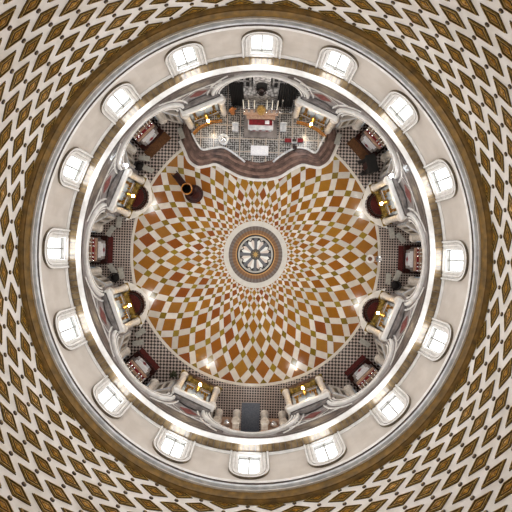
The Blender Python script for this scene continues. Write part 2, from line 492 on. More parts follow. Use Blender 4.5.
# soffits and jambs
for c in chap:
    h = ahalf(c)
    pts = [(-h, 0)] + [(h * -math.cos(PI * k / 28), AZ + arise(c) * math.sin(PI * k / 28)) for k in range(29)] + [(h, 0)]
    b_.grid([[ov(c + t, RA, z) for t, z in pts], [ov(c + t, RA + .7, z) for t, z in pts]], 2)
struct(b_.build('wall_arcade', ['greymarble', 'darkmarble', 'white']))

# archivolts: three stepped white bands round each arch
for n, c in enumerate(chap):
    h = ahalf(c); b_ = MB(); rows = []
    steps = [(0, 0.0), (0, -.2), (.2, -.2), (.22, -.03), (.3, -.03), (.32, -.22), (.5, -.22), (.52, -.03), (.62, -.03), (.64, -.3), (.86, -.3), (.92, -.2), (.92, .02)]
    for w, dR in steps:
        hh = h + w / RA
        rows.append([ov(c - hh * math.cos(PI * k / 36), RA + dR, AZ + (arise(c) + w * (.7 if axial(c) else .9)) * math.sin(PI * k / 36)) for k in range(37)])
    b_.grid(rows, lambda i, j: [0, 0, 1, 1, 1, 0, 1, 1, 1, 0, 0, 0][i])  # groove rows get darker grey, painting in the shadow gaps
    # second thin moulding further out
    pts = []
    for k in range(0, 37):
        z = AZ + (arise(c) + 1.45) * math.sin(PI * k / 36)
        pts.append(None if z > 10.8 else ov(c - (h + 1.35 / RA) * math.cos(PI * k / 36), RA - .05, z))
    seg = []
    for p in pts + [None]:
        if p is None:
            if len(seg) > 1: b_.tube(seg, .09, 6, 0)
            seg = []
        else: seg.append(p)
    struct(b_.build('trim_%d' % (8 + n), ['white', 'darkgrey'], smooth=False))

# lower boundary moulding of the frieze and red medallion in each spandrel
for i in range(8):
    c = chap[i] + PI / 8; b_ = MB()
    b_.tube([ov(c + R_(t), RA - .06, 9.4 + .75 * (t / 13.5) ** 2) for t in range(-9, 10)], .08, 6, 0)
    def sp(t, z, off): return ov(c + t / RA, RA - off, z)
    for (w, hgt, off, mi) in ((1.6, .95, .07, 0), (1.48, .84, .1, 1), (.85, .6, .15, 2)):
        pts = []
        for k in range(24):
            a = 2 * PI * k / 24; q = 1 + .16 * math.cos(4 * a)
            pts.append(sp(w * q * math.cos(a), 8.45 + hgt * q * math.sin(a), off))
        b_.face(pts, mi)
    for sx in (-1, 1):
        b_.tube([sp(sx * 1.6, 7.4, .05), sp(sx * 1.75, 8.2, .05), sp(sx * 2.05, 8.9, .05)], .06, 6, 0)
    struct(b_.build('trim_%d' % (16 + i), ['white', 'greymarble', 'redmarble']))

# ------------------------------------------------------------------ floor
ES = .121
rowr = {-9: 24, -8: 27.6, -7: 31.6, -6: 36, -5: 41.5, -4: 48.5, -3: 57, -2: 68, -1: 81, 0: 95, 1: 109, 2: 123, 3: 137, 4: 151}
def rad(v):
    k = math.floor(v); f = v - k
    a, b2 = rowr[max(-9, min(4, k))], rowr[max(-9, min(4, k + 1))]
    return (a + (b2 - a) * f) * ES
NC = 32
clip = [(122.9 * ES * math.sin(2 * PI * k / 160), 122.9 * ES * math.cos(2 * PI * k / 160)) for k in range(160)]
def clip_poly(poly):
    out = poly
    if all(math.hypot(*p) < 122.7 * ES for p in poly): return poly
    for k in range(160):
        ax, ay = clip[k]; bx, by = clip[(k + 1) % 160]
        f = lambda p: (bx - ax) * (p[1] - ay) - (by - ay) * (p[0] - ax)
        if all(f(p) <= 1e-9 for p in out): continue
        new = []
        for i in range(len(out)):
            p, q = out[i], out[(i + 1) % len(out)]; fp, fq = f(p), f(q)
            if fp <= 0: new.append(p)
            if (fp < 0 < fq) or (fq < 0 < fp):
                t = fp / (fp - fq); new.append((p[0] + (q[0] - p[0]) * t, p[1] + (q[1] - p[1]) * t))
        out = new
        if len(out) < 3: return None
    return out
b_ = MB()
ORG = [hexc(x) for x in ('8c5810', '905c18', '864d10', '96661e', '804214', '8e5e22', '8f5416')]
OLV = [hexc(x) for x in ('7f681a', '735d16', '8a7222')]
WHT = [hexc(x) for x in ('cfc6ba', 'c6bcb0', 'd8d0c6', 'bdb5aa', 'cdc6bf')]
w = .34 / 2
def quad(a0, a1, c0, c1, cols):
    P = []
    for (a, bb) in ((a0, c0), (a1, c0), (a1, c1), (a0, c1)):
        u = (a + bb) / 2; v = a - bb
        P.append((u, v))
    # subdivide the long way is unnecessary: tiles are small
    if all(v > 3 for _, v in P) or all(v < -7.6 for _, v in P): return
    pts = [(rad(v) * math.sin(2 * PI * u / NC + PI * 1.5), rad(v) * math.cos(2 * PI * u / NC + PI * 1.5)) for u, v in P]
    pts = clip_poly(pts)
    if not pts: return
    b_.face([(x, K * y, 0.0) for x, y in pts], 0, random.choice(cols))
for mI in range(0, NC):
    for k in range(-9, 5):           # cell centre a = m + k, b = m
        a, bb = mI + k, mI
        e = .5 - w
        quad(a - e, a + e, bb - e, bb + e, ORG)
        quad(a + e, a + 1 - e, bb + e, bb + 1 - e, OLV)
        quad(a + e, a + 1 - e, bb - e, bb + e, WHT)
        quad(a - e, a + e, bb + e, bb + 1 - e, WHT)
def plate_ring(r0, r1, col, z, seg=96):
    for j in range(seg):
        a0, a1 = 2 * PI * j / seg, 2 * PI * (j + 1) / seg
        b_.face([ov(a0, r0, z), ov(a1, r0, z), ov(a1, r1, z), ov(a0, r1, z)], 0, col if not callable(col) else col(j))
plate_ring(122.5 * ES, 125.2 * ES, hexc('d3ccc2'), .006, 160)
plate_ring(26.9 * ES, 32 * ES, hexc('c9c2b8'), .006)
G1, G2 = hexc('6b6058'), hexc('77665a')
plate_ring(23.2 * ES, 26.9 * ES, lambda j: hexc('6e645e') if j % 2 else hexc('62564f'), .006)
plate_ring(19.8 * ES, 23.2 * ES, lambda j: hexc('7f5f43') if j % 2 else hexc('745237'), .006)
plate_ring(18.8 * ES, 19.8 * ES, hexc('b98a56'), .006)
plate_ring(17.4 * ES, 18.8 * ES, hexc('1f1a17'), .006)
plate_ring(15.8 * ES, 17.4 * ES, hexc('aaa59c'), .006)
def polar(th, r, z): return ov(th, r * ES, z)
plate_ring(0.01, 15.8 * ES, hexc('1a1614'), .005)
for i in range(8):
    c = i * PI / 4
    # grey spoke
    b_.face([polar(c - .25, 5, .008), polar(c - .11, 15.6, .008), polar(c + .11, 15.6, .008), polar(c + .25, 5, .008)], 0, hexc('56565a'))
    # white heart shaped petals on each side of the gap
    c2 = c + PI / 8
    b_.face([polar(c + .26, 5, .009), polar(c + .13, 12.4, .009), polar(c + .24, 14.3, .009), polar(c2, 12.6, .009), polar(c2, 5, .009)], 0, hexc('dcd9d2'))
    b_.face([polar(c2, 5, .009), polar(c2, 12.6, .009), polar(c + PI / 4 - .24, 14.3, .009), polar(c + PI / 4 - .13, 12.4, .009), polar(c + PI / 4 - .26, 5, .009)], 0, hexc('c9b9ad'))
    b_.face([polar(c2 - .12, 15.7, .009), polar(c2, 13.4, .009), polar(c2 + .12, 15.7, .009)], 0, hexc('b5aea4'))
plate_ring(0.01, 5.2 * ES, hexc('2a241c'), .011)
plate_ring(3.0 * ES, 4.0 * ES, hexc('4b3f2a'), .013)
star = [polar(2 * PI * k / 16, 3.3 if k % 2 == 0 else 1.6, .015) for k in range(16)]
b_.face(star, 0, hexc('a8823c'))
fl = struct(b_.build('floor', ['tiles']))

b_ = MB()
b_.face([(x, y, -.03) for x, y in [(27 * math.cos(2 * PI * k / 64), 27 * math.sin(2 * PI * k / 64)) for k in range(64)]], 0)
struct(b_.build('floor_surround', ['checker']))

# ------------------------------------------------------------------ pier altars
def column_mb(h, r, seg=20):
    p = [(r * 1.35, 0), (r * 1.35, .18), (r * 1.2, .22), (r * 1.25, .32), (r * 1.05, .4), (r, .5), (r * .98, h * .4), (r * .86, h - .75), (r * .95, h - .7), (r * .88, h - .65), (r * 1.05, h - .45), (r * 1.3, h - .2), (r * 1.4, h - .12), (r * 1.4, h)]
    b_ = MB(); b_.lathe(p, seg=seg); return b_

def make_altarpiece():
    root = bare('columned_altarpiece')     # origin at wall axis d = 16.5
    for sx in (-1, 1):
        b_ = column_mb(6.0, .38); o = b_.build('column', 'column', root, smooth=True); o.location = (sx * 2.18, -.3, 0)
        p = MB(); p.box((0, 0, .02), (1.15, 1.15, .12), bev=.03); pl = p.build('plinth', 'goldpaint', o); pl.location = (0, 0, -.02)
    e = MB()
    e.box((0, -.22, 6.12), (4.85, .62, .24)); e.box((0, -.3, 6.4), (5.0, .5, .3), bev=.08); 
    for sx in (-1, 1): e.box((sx * 2.38, -.2, 6.35), (.26, .7, .36), bev=.05)
    e.build('entablature', 'white', root)
    a = MB(); a.plate([(-2.3, 6.4), (2.3, 6.4), (2.1, 6.75), (1.2, 6.85), (.5, 7.2), (-.5, 7.2), (-1.2, 6.85), (-2.1, 6.75)], .05, .4); a.box((0, .15, 6.3), (4.7, .6, .2)); a.build('pediment', 'darkgrey', root)
    n = MB(); n.plate(arc_pts(1.72, 4.3, 1.3, 2, 0.1), .3, .45); n.build('niche_panel', 'bluewhite', root)
    n = MB()
    rows = []
    for half, y in ((1.05, .3), (1.05, .2), (1.35, .16), (1.4, .3)):
        rows.append([(x, y, z) for x, z in arc_pts(half, 3.4, half * .9, 2, 1.2)])
    n.grid(rows, 0); n.build('niche_frame', 'gold', root)
    n = MB(); n.plate(arc_pts(1.0, 3.4, .9, 2, 1.2), .28, .3); n.build('altar_painting', 'bluewhite', root)
    t = MB(); t.box((0, -.2, .5), (2.1, .8, 1.0), bev=.04); t.box((0, -.2, 1.04), (2.35, .95, .1), bev=.03)
    tb = t.build('altar_table', 'goldpaint', root)
    f = MB(); f.box((0, -.62, .5), (1.5, .04, .7)); f.build('altar_frontal', 'gold', tb)
    g = MB(); g.box((0, .02, 1.2), (3.2, .3, .24)); g.box((0, .14, 1.45), (2.9, .2, .3)); g.build('gradine', 'white2', root)
    g = MB()
    for z, y, ww in ((1.34, -.12, 3.2), (1.62, .05, 2.9), (1.0, -.66, 2.3)): g.tube([(-ww / 2, y, z), (ww / 2, y, z)], .045, 6)
    g.build('gilded_moulding', 'gold', root)
    for sx in (-1, 1):
        q = MB(); q.box((sx * 1.42, -.45, .45), (.55, .5, .9), bev=.04); q.lathe([(.2, .9), (.24, .95), (.12, 1.05), (.2, 1.25), (.22, 1.4), (.1, 1.45)], (sx * 1.42, -.45, 0), 10)
        q.build('gilded_pedestal', 'goldpaint', root)
    t = MB(); t.box((0, -.1, 1.55), (.55, .45, .8), bev=.05); t.lathe([(.3, 1.95), (.34, 2.0), (.25, 2.25), (.05, 2.45)], (0, -.1, 0), 12); t.build('tabernacle', 'goldedge', root)
    return root

def candlestick(h=1.2):
    b_ = MB(); b_.lathe([(.13, 0), (.13, .05), (.05, .12), (.035, .2), (.07, .3), (.03, .4), (.03, h * .5), (.06, h * .55), (.1, h * .6), (.03, h * .62)], seg=10)
    return b_
def make_small_candlestick():
    root = bare('candlestick')
    candlestick(.9).build('holder', 'gold', root, smooth=True)
    c = MB(); c.lathe([(.03, .55), (.03, 1.0), (.01, 1.03)], seg=8); c.build('candle', 'candle', root); return root
def make_hanging_lamp():
    root = bare('hanging_lamp')
    b_ = MB(); b_.lathe([(.03, -.28), (.14, -.22), (.2, -.1), (.22, 0), (.18, .03)], seg=14); b_.build('lamp_bowl', 'gold', root, smooth=True)
    b_ = MB(); b_.lathe([(.01, .02), (.1, .04), (.15, .12), (.13, .22), (.01, .28)], seg=14); b_.build('lamp_globe', 'bulb', root, smooth=True)
    b_ = MB(); b_.tube([(0, .14, .02), (0, .5, .9), (0, 1.35, 2.05)], .018, 6); b_.build('bracket', 'gold', root)
    return root
def semi(r, n=20, y0=0.0, a0=0, a1=PI):
    return [(r * math.cos(a0 + (a1 - a0) * k / n), y0 - r * math.sin(a0 + (a1 - a0) * k / n)) for k in range(n + 1)]
def make_rail():
    root = bare('altar_rail')
    b_ = MB(); pts = [(x, y, .9) for x, y in semi(1.38, 24)]; b_.tube(pts, .06, 8); b_.tube([(x, y, .82) for x, y in semi(1.38, 24)], .035, 6); b_.build('handrail', 'iron', root)
    b_ = MB()
    for x, y in semi(1.38, 20): b_.lathe([(.05, 0), (.025, .1), (.05, .35), (.025, .6), (.03, .88)], (x, y, 0), 6)
    b_.build('balustrade', 'iron', root)
    b_ = MB(); b_.prism(list(semi(1.62, 24)) + [(-1.3, .2), (1.3, .2)], 0, .14); o = b_.build('kneeling_step', 'wood', root)
    return root
def make_rail_carpet():
    b_ = MB(); b_.prism([(x * .97, y * .97) for x, y in semi(1.3, 20)] + [(-1.2, .3), (1.2, .3)], 0, .03); return b_.build('carpet', 'maroon')

PN = {22.5: 'right of the high altar', 67.5: 'on the upper right pier', 112.5: 'on the lower right pier', 157.5: 'right of the entrance',
      202.5: 'left of the entrance', 247.5: 'on the lower left pier', 292.5: 'on the upper left pier', 337.5: 'left of the high altar'}
for deg, where in PN.items():
    fr = Frame(deg); apse = deg in (22.5, 337.5); z0 = 1.2 if apse else .0
    low = deg in (157.5, 202.5)
    o = place('altarpiece', make_altarpiece, 'gilded side altar between two cream marble columns, ' + where, 'altar', 'side altars on the piers', fr.p(0, 16.5 - (0.05 if not apse else 0), 0), fr.rot)
    if apse: o.scale = (.97, 1, 1)
    for k in range(6):
        x = (-1.25, -.95, -.62, .62, .95, 1.25)[k]
        place('small_candle', make_small_candlestick, 'small gilded candlestick on the side altar ' + where, 'candlestick', 'candlesticks on the altar ' + where, fr.p(x, 16.6, 1.6), fr.rot)
    place('lamp', make_hanging_lamp, 'lit golden lamp hanging over the side altar ' + where, 'lamp', 'hanging lamps at the side altars', fr.p(0, 15.2, 3.8), fr.rot)
    L = bpy.data.lights.new('altar_glow', 'POINT'); L.energy = 120; L.color = (1, .78, .5); L.shadow_soft_size = .18
    lo = bpy.data.objects.new('altar_glow', L); COL.objects.link(lo); lo.location = fr.p(0, 14.95, 4.1)
    if not apse and not low:
        # white bay of the border and chequered semicircle
        b_ = MB(); b_.prism([tuple(fr.p(x, 16.0 + y))[:2] for x, y in semi(2.05, 24)], -.02, .02); b_.prism([tuple(fr.p(x, 16.0 + y))[:2] for x, y in [(-3.1, 0), (3.1, 0), (2.3, -.95), (1.2, -1.75), (0, -2.2), (-1.2, -1.75), (-2.3, -.95)]], -.02, .016)
        struct(b_.build('trim_%d' % (30 + int(deg / 45)), ['white']))
        b_ = MB(); b_.prism([tuple(fr.p(x, 16.0 + y))[:2] for x, y in semi(1.72, 24)], -.02, .03); struct(b_.build('trim_%d' % (40 + int(deg / 45)), ['checker']))
        place('rail', make_rail, 'dark semicircular altar rail on the floor ' + where, 'railing', 'semicircular rails before the side altars', fr.p(0, 16.05, .03), fr.rot)
        place('railcarpet', make_rail_carpet, 'dark red carpet inside the curved rail ' + where, 'carpet', None, fr.p(0, 16.05, .175), fr.rot)
    if low:
        b_ = MB(); b_.prism([tuple(fr.p(x, d_))[:2] for x, d_ in ((-1.9, 16.2), (1.9, 16.2), (1.9, 15.55), (-1.9, 15.55))], -.02, .14)
        struct(b_.build('trim_%d' % (30 + int(deg / 45)), ['stepmarble']))

# ------------------------------------------------------------------ chapels
def chapel_shell(deg, n):
    fr = Frame(deg); d0 = RA + .65 - .0; b_ = MB()
    hw = RA * math.sin(ahalf(R_(deg)))
    def P(t, d, z): return fr.p(t, d, z)
    plan = [(-hw - .1, 17.2), (-hw - .9, 17.9), (-hw - .5, 19.0), (-3.3, 20.0), (-3.1, 21.3), (3.1, 21.3), (3.3, 20.0), (hw + .5, 19.0), (hw + .9, 17.9), (hw + .1, 17.2)]
    for (a, c) in zip(plan[:-1], plan[1:]):
        b_.face([P(*a, 0), P(*c, 0), P(*c, 10.2), P(*a, 10.2)], 0)
    b_.face([P(*a, 10.2) for a in plan], 1)
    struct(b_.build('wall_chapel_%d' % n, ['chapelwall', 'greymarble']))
    # low diagonal side walls with a projecting cornice and brown marble above them
    for s in (-1, 1):
        b_ = MB()
        A = Vector(P(s * 3.95, 17.05, 0)); B = Vector(P(s * 3.0, 18.75, 0))
        t = (B - A).normalized(); nrm = Vector((t.y, -t.x, 0))
        if nrm.dot(Vector(P(0, 18, 0)) - A) < 0: nrm = -nrm
        L = (B - A).length
        def Q(u, w_, z): return A + t * u + nrm * w_ + Vector((0, 0, z))
        def slab(u0, u1, w0, w1, z0, z1, mi):
            c = [Q(u0, w0, 0), Q(u1, w0, 0), Q(u1, w1, 0), Q(u0, w1, 0)]; b_.prism([(v.x, v.y) for v in c], z0, z1, mi)
        slab(-.1, L + .1, -.5, .0, 0, 3.6, 0)
        slab(-.15, L + .15, -.55, .22, 3.6, 3.85, 0)
        slab(-.15, L + .15, -.45, .1, 3.85, 4.05, 2)
        slab(-.1, L + .1, -.5, .1, 0, .5, 2)
        for u in (.12, L * .5, L - .12): slab(u - .13, u + .13, 0, .16, .5, 3.6, 2)
        slab(.3, L * .5 - .2, 0, .05, .8, 3.2, 1); slab(L * .5 + .2, L - .3, 0, .05, .8, 3.2, 1)
        slab(-.1, L + .4, -.9, -.5, 0, 7.5, 1)
        struct(b_.build('trim_%d' % (50 + n * 2 + (s > 0)), ['white2', 'brownwall', 'stone']))
    return fr

def make_chapel_altarpiece():
    root = bare('chapel_altarpiece')      # origin d = 18.6
    for sx in (-1, 1):
        o = column_mb(5.2, .46).build('column', 'column', root, smooth=True); o.location = (sx * 2.63, 0.25, 0)
        p = MB(); p.box((sx * 2.63, .75, 2.6), (1.1, .7, 5.2), bev=.04); p.build('pilaster', 'bluewhite', root)
    e = MB(); e.box((0, 1.2, 5.45), (6.3, 1.0, .5), bev=.06)
    for sx in (-1, 1): e.box((sx * 2.63, .5, 5.45), (1.2, 1.6, .5), bev=.06)
    e.build('entablature', 'white2', root)
    n = MB(); n.plate(arc_pts(1.7, 3.6, 1.4, 2, 1.4), 2.3, 2.42); n.build('painting', 'black', root)
    return root
def make_chapel_altar():
    root = bare('chapel_altar')
    b_ = MB(); b_.box((0, 0, .6), (2.2, .5, 1.2), bev=.03); b_.box((0, -.02, 1.25), (2.4, .55, .1), bev=.03); b_.build('altar_table', 'greymarble', root)
    b_ = MB(); b_.box((0, -.28, .62), (1.5, .06, 1.1)); fr_ = b_.build('altar_frontal', 'white2', root)
    b_ = MB(); b_.face([(-.4, -.32, .62), (0, -.32, .2), (.4, -.32, .62), (0, -.32, 1.04)]); b_.build('frontal_emblem', 'red', fr_)
    b_ = MB()
    for k in range(4): b_.box((0, .38 + .24 * k, 1.42 + .2 * k), (2.7 + (.1 * k), .26, .24), mi=(1, 0, 1, 2)[k])
    b_.build('gradine', ['red', 'pinkstone', 'darkmarble'], root)
    b_ = MB(); b_.box((0, .8, .65), (3.0, 1.05, 1.3), bev=.03); b_.build('altar_base', 'darkmarble', root)
    return root
def make_altar_cloth():
    b_ = MB(); b_.box((0, 0, .012), (1.9, .36, .025)); b_.box((0, -.31, -.04), (1.5, .02, .13)); b_.box((0, -.2, .012), (1.5, .24, .025)); return b_.build('altar_cloth', 'cloth')
def make_tall_candlestick():
    root = bare('tall_candlestick')
    candlestick(1.5).build('holder', 'silver', root, smooth=True)
    c = MB(); c.lathe([(.04, .9), (.035, 1.9), (.01, 1.95)], seg=8); c.build('candle', 'candle', root); return root
def make_carpet(w_, d_, m_):
    b_ = MB(); b_.box((0, 0, .03), (w_, d_, .03), bev=.01); return b_.build('altar_carpet', m_)
def make_step():
    b_ = MB(); b_.box((0, 0, .0), (3.4, 1.9, .3), bev=.03); return b_.build('altar_step', 'wood')
def make_bench():
    root = bare('bench')
    b_ = MB(); b_.box((0, 0, .46), (.62, 1.35, .06), bev=.02); b_.build('seat', 'greybench', root)
    for sx in (-1, 1):
        for sy in (-1, 1):
            l = MB(); l.box((sx * .24, sy * .58, .215), (.07, .07, .43)); l.build('leg', 'greybench', root)
    return root
def make_armchair():
    root = bare('armchair')
    b_ = MB(); b_.lathe([(.55, .15), (.6, .25), (.58, .48), (.4, .55)], seg=18); b_.build('seat', 'leather', root, smooth=True)
    b_ = MB(); rows = []
    for rr, z in ((.5, .5), (.52, 1.15), (.62, 1.2), (.68, 1.1), (.66, .2), (.6, .15)):
        rows.append([(rr * math.cos(a), rr * math.sin(a), z) for a in [PI * (-.15 + 1.3 * k / 16) for k in range(17)]])
    b_.grid(rows); b_.build('backrest', 'leather', root, smooth=True)
    for sx in (-1, 1):
        for sy in (-1, 1):
            l = MB(); l.box((sx * .35, sy * .35, .08), (.08, .08, .16)); l.build('leg', 'wood', root)
    return root
def make_confessional():
    root = bare('confessional')
    b_ = MB(); b_.box((0, .3, 1.2), (1.9, 1.0, 2.4), bev=.08); b_.build('booth', 'black', root)
    b_ = MB(); b_.box((0, .25, 2.45), (2.1, 1.2, .14), bev=.05); b_.build('canopy', 'black', root)
    b_ = MB(); b_.box((0, -.22, 1.2), (.75, .08, 1.9)); b_.build('door', 'wood', root)
    b_ = MB(); b_.box((-.72, -.5, .25), (.4, .5, .5)); b_.box((.72, -.5, .25), (.4, .5, .5)); b_.build('kneeler', 'leather', root)
    return root
def make_vase_plant():
    root = bare('potted_plant')
    b_ = MB(); b_.lathe([(.16, 0), (.24, .2), (.27, .42), (.23, .45)], seg=14); b_.build('pot', 'midwood', root, smooth=True)
    b_ = MB()
    for k in range(34):
        a = random.uniform(0, 2 * PI); l = random.uniform(.35, .65); h = random.uniform(.5, 1.1)
        d = Vector((math.cos(a), math.sin(a), 0)); s = Vector((-d.y, d.x, 0)) * .07
        b_.face([Vector((0, 0, .42)), d * l * .5 + s + Vector((0, 0, h)), d * l + Vector((0, 0, h * .85)), d * l * .5 - s + Vector((0, 0, h))])
    b_.build('foliage', 'green', root); return root

CN = {45: 'upper right', 90: 'right', 135: 'lower right', 225: 'lower left', 270: 'left', 315: 'upper left'}
BENCH = {270: [(119, 222, 8), (110.5, 231, 33), (112, 269, -35), (121, 273, -12)],
         90: [(392, 233, -12), (401, 238, -42), (397.5, 276, 25), (388.5, 279, 5)],
         315: [(181, 133, -22), (144, 158, -85), (148, 169, -68)],
         45: [(338, 139, 15)], 135: [(365, 343, 120)], 225: [(140, 333, 55), (138, 343, 78)]}
DARK = {270: (114.5, 277.5, 90), 315: (139, 166, 60), 90: (396, 285.5, -90)}
num = 0
for deg in (45, 90, 135, 225, 270, 315):
    num += 1; fr = chapel_shell(deg, num); wn = 'the %s chapel' % CN[deg]
    place('chap_piece', make_chapel_altarpiece, 'pair of cream columns framing the dark altar recess of ' + wn, 'altarpiece', 'columned altarpieces in the chapels', fr.p(0, 18.85, 0), fr.rot)
    ca = place('chap_altar', make_chapel_altar, 'chapel altar with stepped shelves and red emblem in ' + wn, 'altar', 'altars in the side chapels', fr.p(0, 18.38, .3), fr.rot)
    st = place('chap_step', make_step, 'low dark wooden step under the altar of ' + wn, 'step', None, fr.p(0, 18.85, .12), fr.rot)
    place('chap_cloth', make_altar_cloth, 'white linen cloth over the altar edge of ' + wn, 'altar cloth', None, fr.p(0, 18.36, 1.6), fr.rot)
    top = deg in (45, 315)
    b0 = 'carpetB' if top else 'carpetA'
    place(b0, (lambda: make_carpet(3.6, 1.15, 'browncarpet')) if top else (lambda: make_carpet(3.2, .62, 'maroon')), ('brown' if top else 'dark red') + ' carpet before the altar of ' + wn, 'carpet', None, fr.p(0, 17.58 if not top else 17.32, -.045), fr.rot)
    for k in range(6):
        x = (-1.3, -.85, -.42, .42, .85, 1.3)[k]
        place('tall_candle', make_tall_candlestick, 'tall silver candlestick with white candle on the altar of ' + wn, 'candlestick', 'candlesticks on the altar of ' + wn, fr.p(x, 18.38 + .62, 2.06), fr.rot)
    place('crucifixv', (lambda: (lambda r: (MBcross(r), r)[1])(bare('crucifix'))), 'small altar crucifix in the middle of the altar of ' + wn, 'crucifix', None, fr.p(0, 18.95 + 1.1, 2.21), fr.rot) if False else None
    for q, (px, py, a) in enumerate(BENCH[deg]):
        pos = ['nearest the first column', 'beside its neighbour', 'nearest the dark armchair', 'at the edge of the round floor']
        p = at(px, py, .5); p.z = -.03
        nm = {(270, 0): 'grey bench at the top right of the left chapel, near the round floor', (270, 1): 'tilted grey bench at the top of the left chapel, near its column',
              (270, 2): 'tilted grey bench at the bottom of the left chapel, near its column', (270, 3): 'grey bench at the bottom of the left chapel, right of the dark armchair',
              (90, 0): 'grey bench at the top of the right chapel, near the round floor', (90, 1): 'tilted grey bench at the top of the right chapel, near its column',
              (90, 2): 'tilted grey bench at the bottom of the right chapel, near its column', (90, 3): 'grey bench at the bottom of the right chapel, near the round floor',
              (315, 0): 'grey bench at the right end of the upper left chapel by the sanctuary steps', (315, 1): 'level grey bench at the lower end of the upper left chapel, above another bench',
              (315, 2): 'tilted grey bench at the lower end of the upper left chapel, nearest the round floor', (45, 0): 'single grey bench in the upper right chapel by the sanctuary steps',
              (135, 0): 'single grey bench in the lower right chapel', (225, 0): 'upper grey bench at the top of the lower left chapel', (225, 1): 'lower grey bench at the top of the lower left chapel'}[(deg, q)]
        place('bench', make_bench, nm, 'bench', 'grey benches in the chapels', p, R_(-a))
    if deg in DARK:
        px, py, a = DARK[deg]; p = at(px, py, .6); p.z = -.03
        ac = place('armchair', make_armchair, 'round dark upholstered armchair in ' + wn, 'armchair', 'dark armchairs in the chapels', p, R_(a)); ac.scale = (.85, .85, .85)
    L = bpy.data.lights.new('chapel_fill', 'POINT'); L.energy = 80; L.color = (1, .93, .82) ; L.shadow_soft_size = .5  # added fill lamp without a fixture, evening out the chapel
    lo = bpy.data.objects.new('chapel_fill', L); COL.objects.link(lo); lo.location = fr.p(0, 17.9, 8.2)

p = at(367.5, 165.5, 1.2); p.z = -.03
tag(make_confessional(), 'black wooden confessional in the lower end of the upper right chapel', 'confessional').location = p
PR = [o for o in COL.objects if o.name == 'confessional'][0]; PR.rotation_euler = (0, 0, R_(-75))
for px, py, lab in ((342, 386, None), (173, 374, 'bushy plant in a brown pot in the lower left chapel')):
    if lab:
        p = at(px, py, .5); p.z = -.03; o = make_vase_plant(); tag(o, lab, 'plant'); o.location = p

# ------------------------------------------------------------------ sanctuary at the top
O_ = [(181, 140), (186, 151), (190, 160), (198, 165.5), (207, 164.5), (216, 163), (228, 169), (241, 175.5), (259, 178.5), (278, 176), (290, 169), (302, 163.5), (311, 165), (320, 166), (328, 161), (333, 152), (338, 140)]
I_ = [(192, 132), (193.5, 137), (198, 144), (202.6, 150.6), (207.5, 149.6), (213, 148.8), (224, 148), (237, 156.5), (259, 162.5), (281, 156.5), (295, 148.5), (306, 149), (311, 151.5), (315.6, 153.5), (320, 148), (325, 141), (326, 134)]
BACK = [(333, 119), (306, 101), (306, 64), (213, 64), (213, 101), (184, 117)]
def smooth(poly, n=6):
    out = []
    for i in range(len(poly) - 1):
        p0, p1, p2, p3 = poly[max(i - 1, 0)], poly[i], poly[i + 1], poly[min(i + 2, len(poly) - 1)]
        for k in range(n):
            t = k / n
            out.append(tuple(.5 * ((2 * p1[a]) + (-p0[a] + p2[a]) * t + (2 * p0[a] - 5 * p1[a] + 4 * p2[a] - p3[a]) * t * t + (-p0[a] + 3 * p1[a] - 3 * p2[a] + p3[a]) * t ** 3) for a in (0, 1)))
    out.append(poly[-1]); return out
NS = 5
for s in range(NS + 1):
    f = s / NS; z1 = .2 * (s + 1)
    cur = smooth([(a[0] + (c[0] - a[0]) * f, a[1] + (c[1] - a[1]) * f) for a, c in zip(O_, I_)], 4)
    ring_ = [at(x, y, z1) for x, y in cur]
    back = [at(x, y, z1) for x, y in BACK]
    b_ = MB()
    pts = [(p.x, p.y) for p in ring_ + back]
    b_.prism(pts, -.02, z1, 0 if s < NS else 1, 0)
    struct(b_.build('floor_step_%d' % (s + 1), ['stepmarble' if s % 2 == 0 else 'steplight', 'lace']))
# white border that runs round the foot of the steps
b_ = MB(); cu = smooth(O_, 4); A, B = [], []
for i, (x, y) in enumerate(cu):
    a = cu[max(i - 1, 0)]; c = cu[min(i + 1, len(cu) - 1)]
    d = Vector((c[0] - a[0], c[1] - a[1])).normalized(); n_ = Vector((-d.y, d.x))
    A.append(at(x, y, .02)); B.append(at(x + n_.x * 3.0, y + n_.y * 3.0, .02))
b_.grid([A, B], 0); struct(b_.build('trim_70', ['white']))
# low white kerb of the platform, open in the middle
def kerb(pts, name, lab):
    b_ = MB(); v = [at(x, y, 1.35) for x, y in smooth(pts, 4)]
    L_, Rr = [], []
    for i, p in enumerate(v):
        a, c = v[max(i - 1, 0)], v[min(i + 1, len(v) - 1)]; d = (c - a).normalized(); n_ = Vector((-d.y, d.x, 0))
        L_.append(p + n_ * .1); Rr.append(p - n_ * .1)
    up = Vector((0, 0, .1)); dn = Vector((0, 0, -.22))
    b_.grid([[p + dn for p in L_], [p + up for p in L_], [p + up for p in Rr], [p + dn for p in Rr]], 0)
    o = b_.build(name, ['white2']); return tag(o, lab, 'kerb', 'marble kerbs of the sanctuary')
kerb([(192, 133), (197, 143), (202.6, 149.5), (213, 148), (224, 147.5), (237, 155.5), (245, 162)], 'marble_kerb', 'curving marble kerb along the left edge of the sanctuary platform')
kerb([(326, 134), (321, 143), (315.6, 152.5), (306, 148.5), (295, 148), (281, 155.5), (273, 162)], 'marble_kerb', 'curving marble kerb along the right edge of the sanctuary platform')
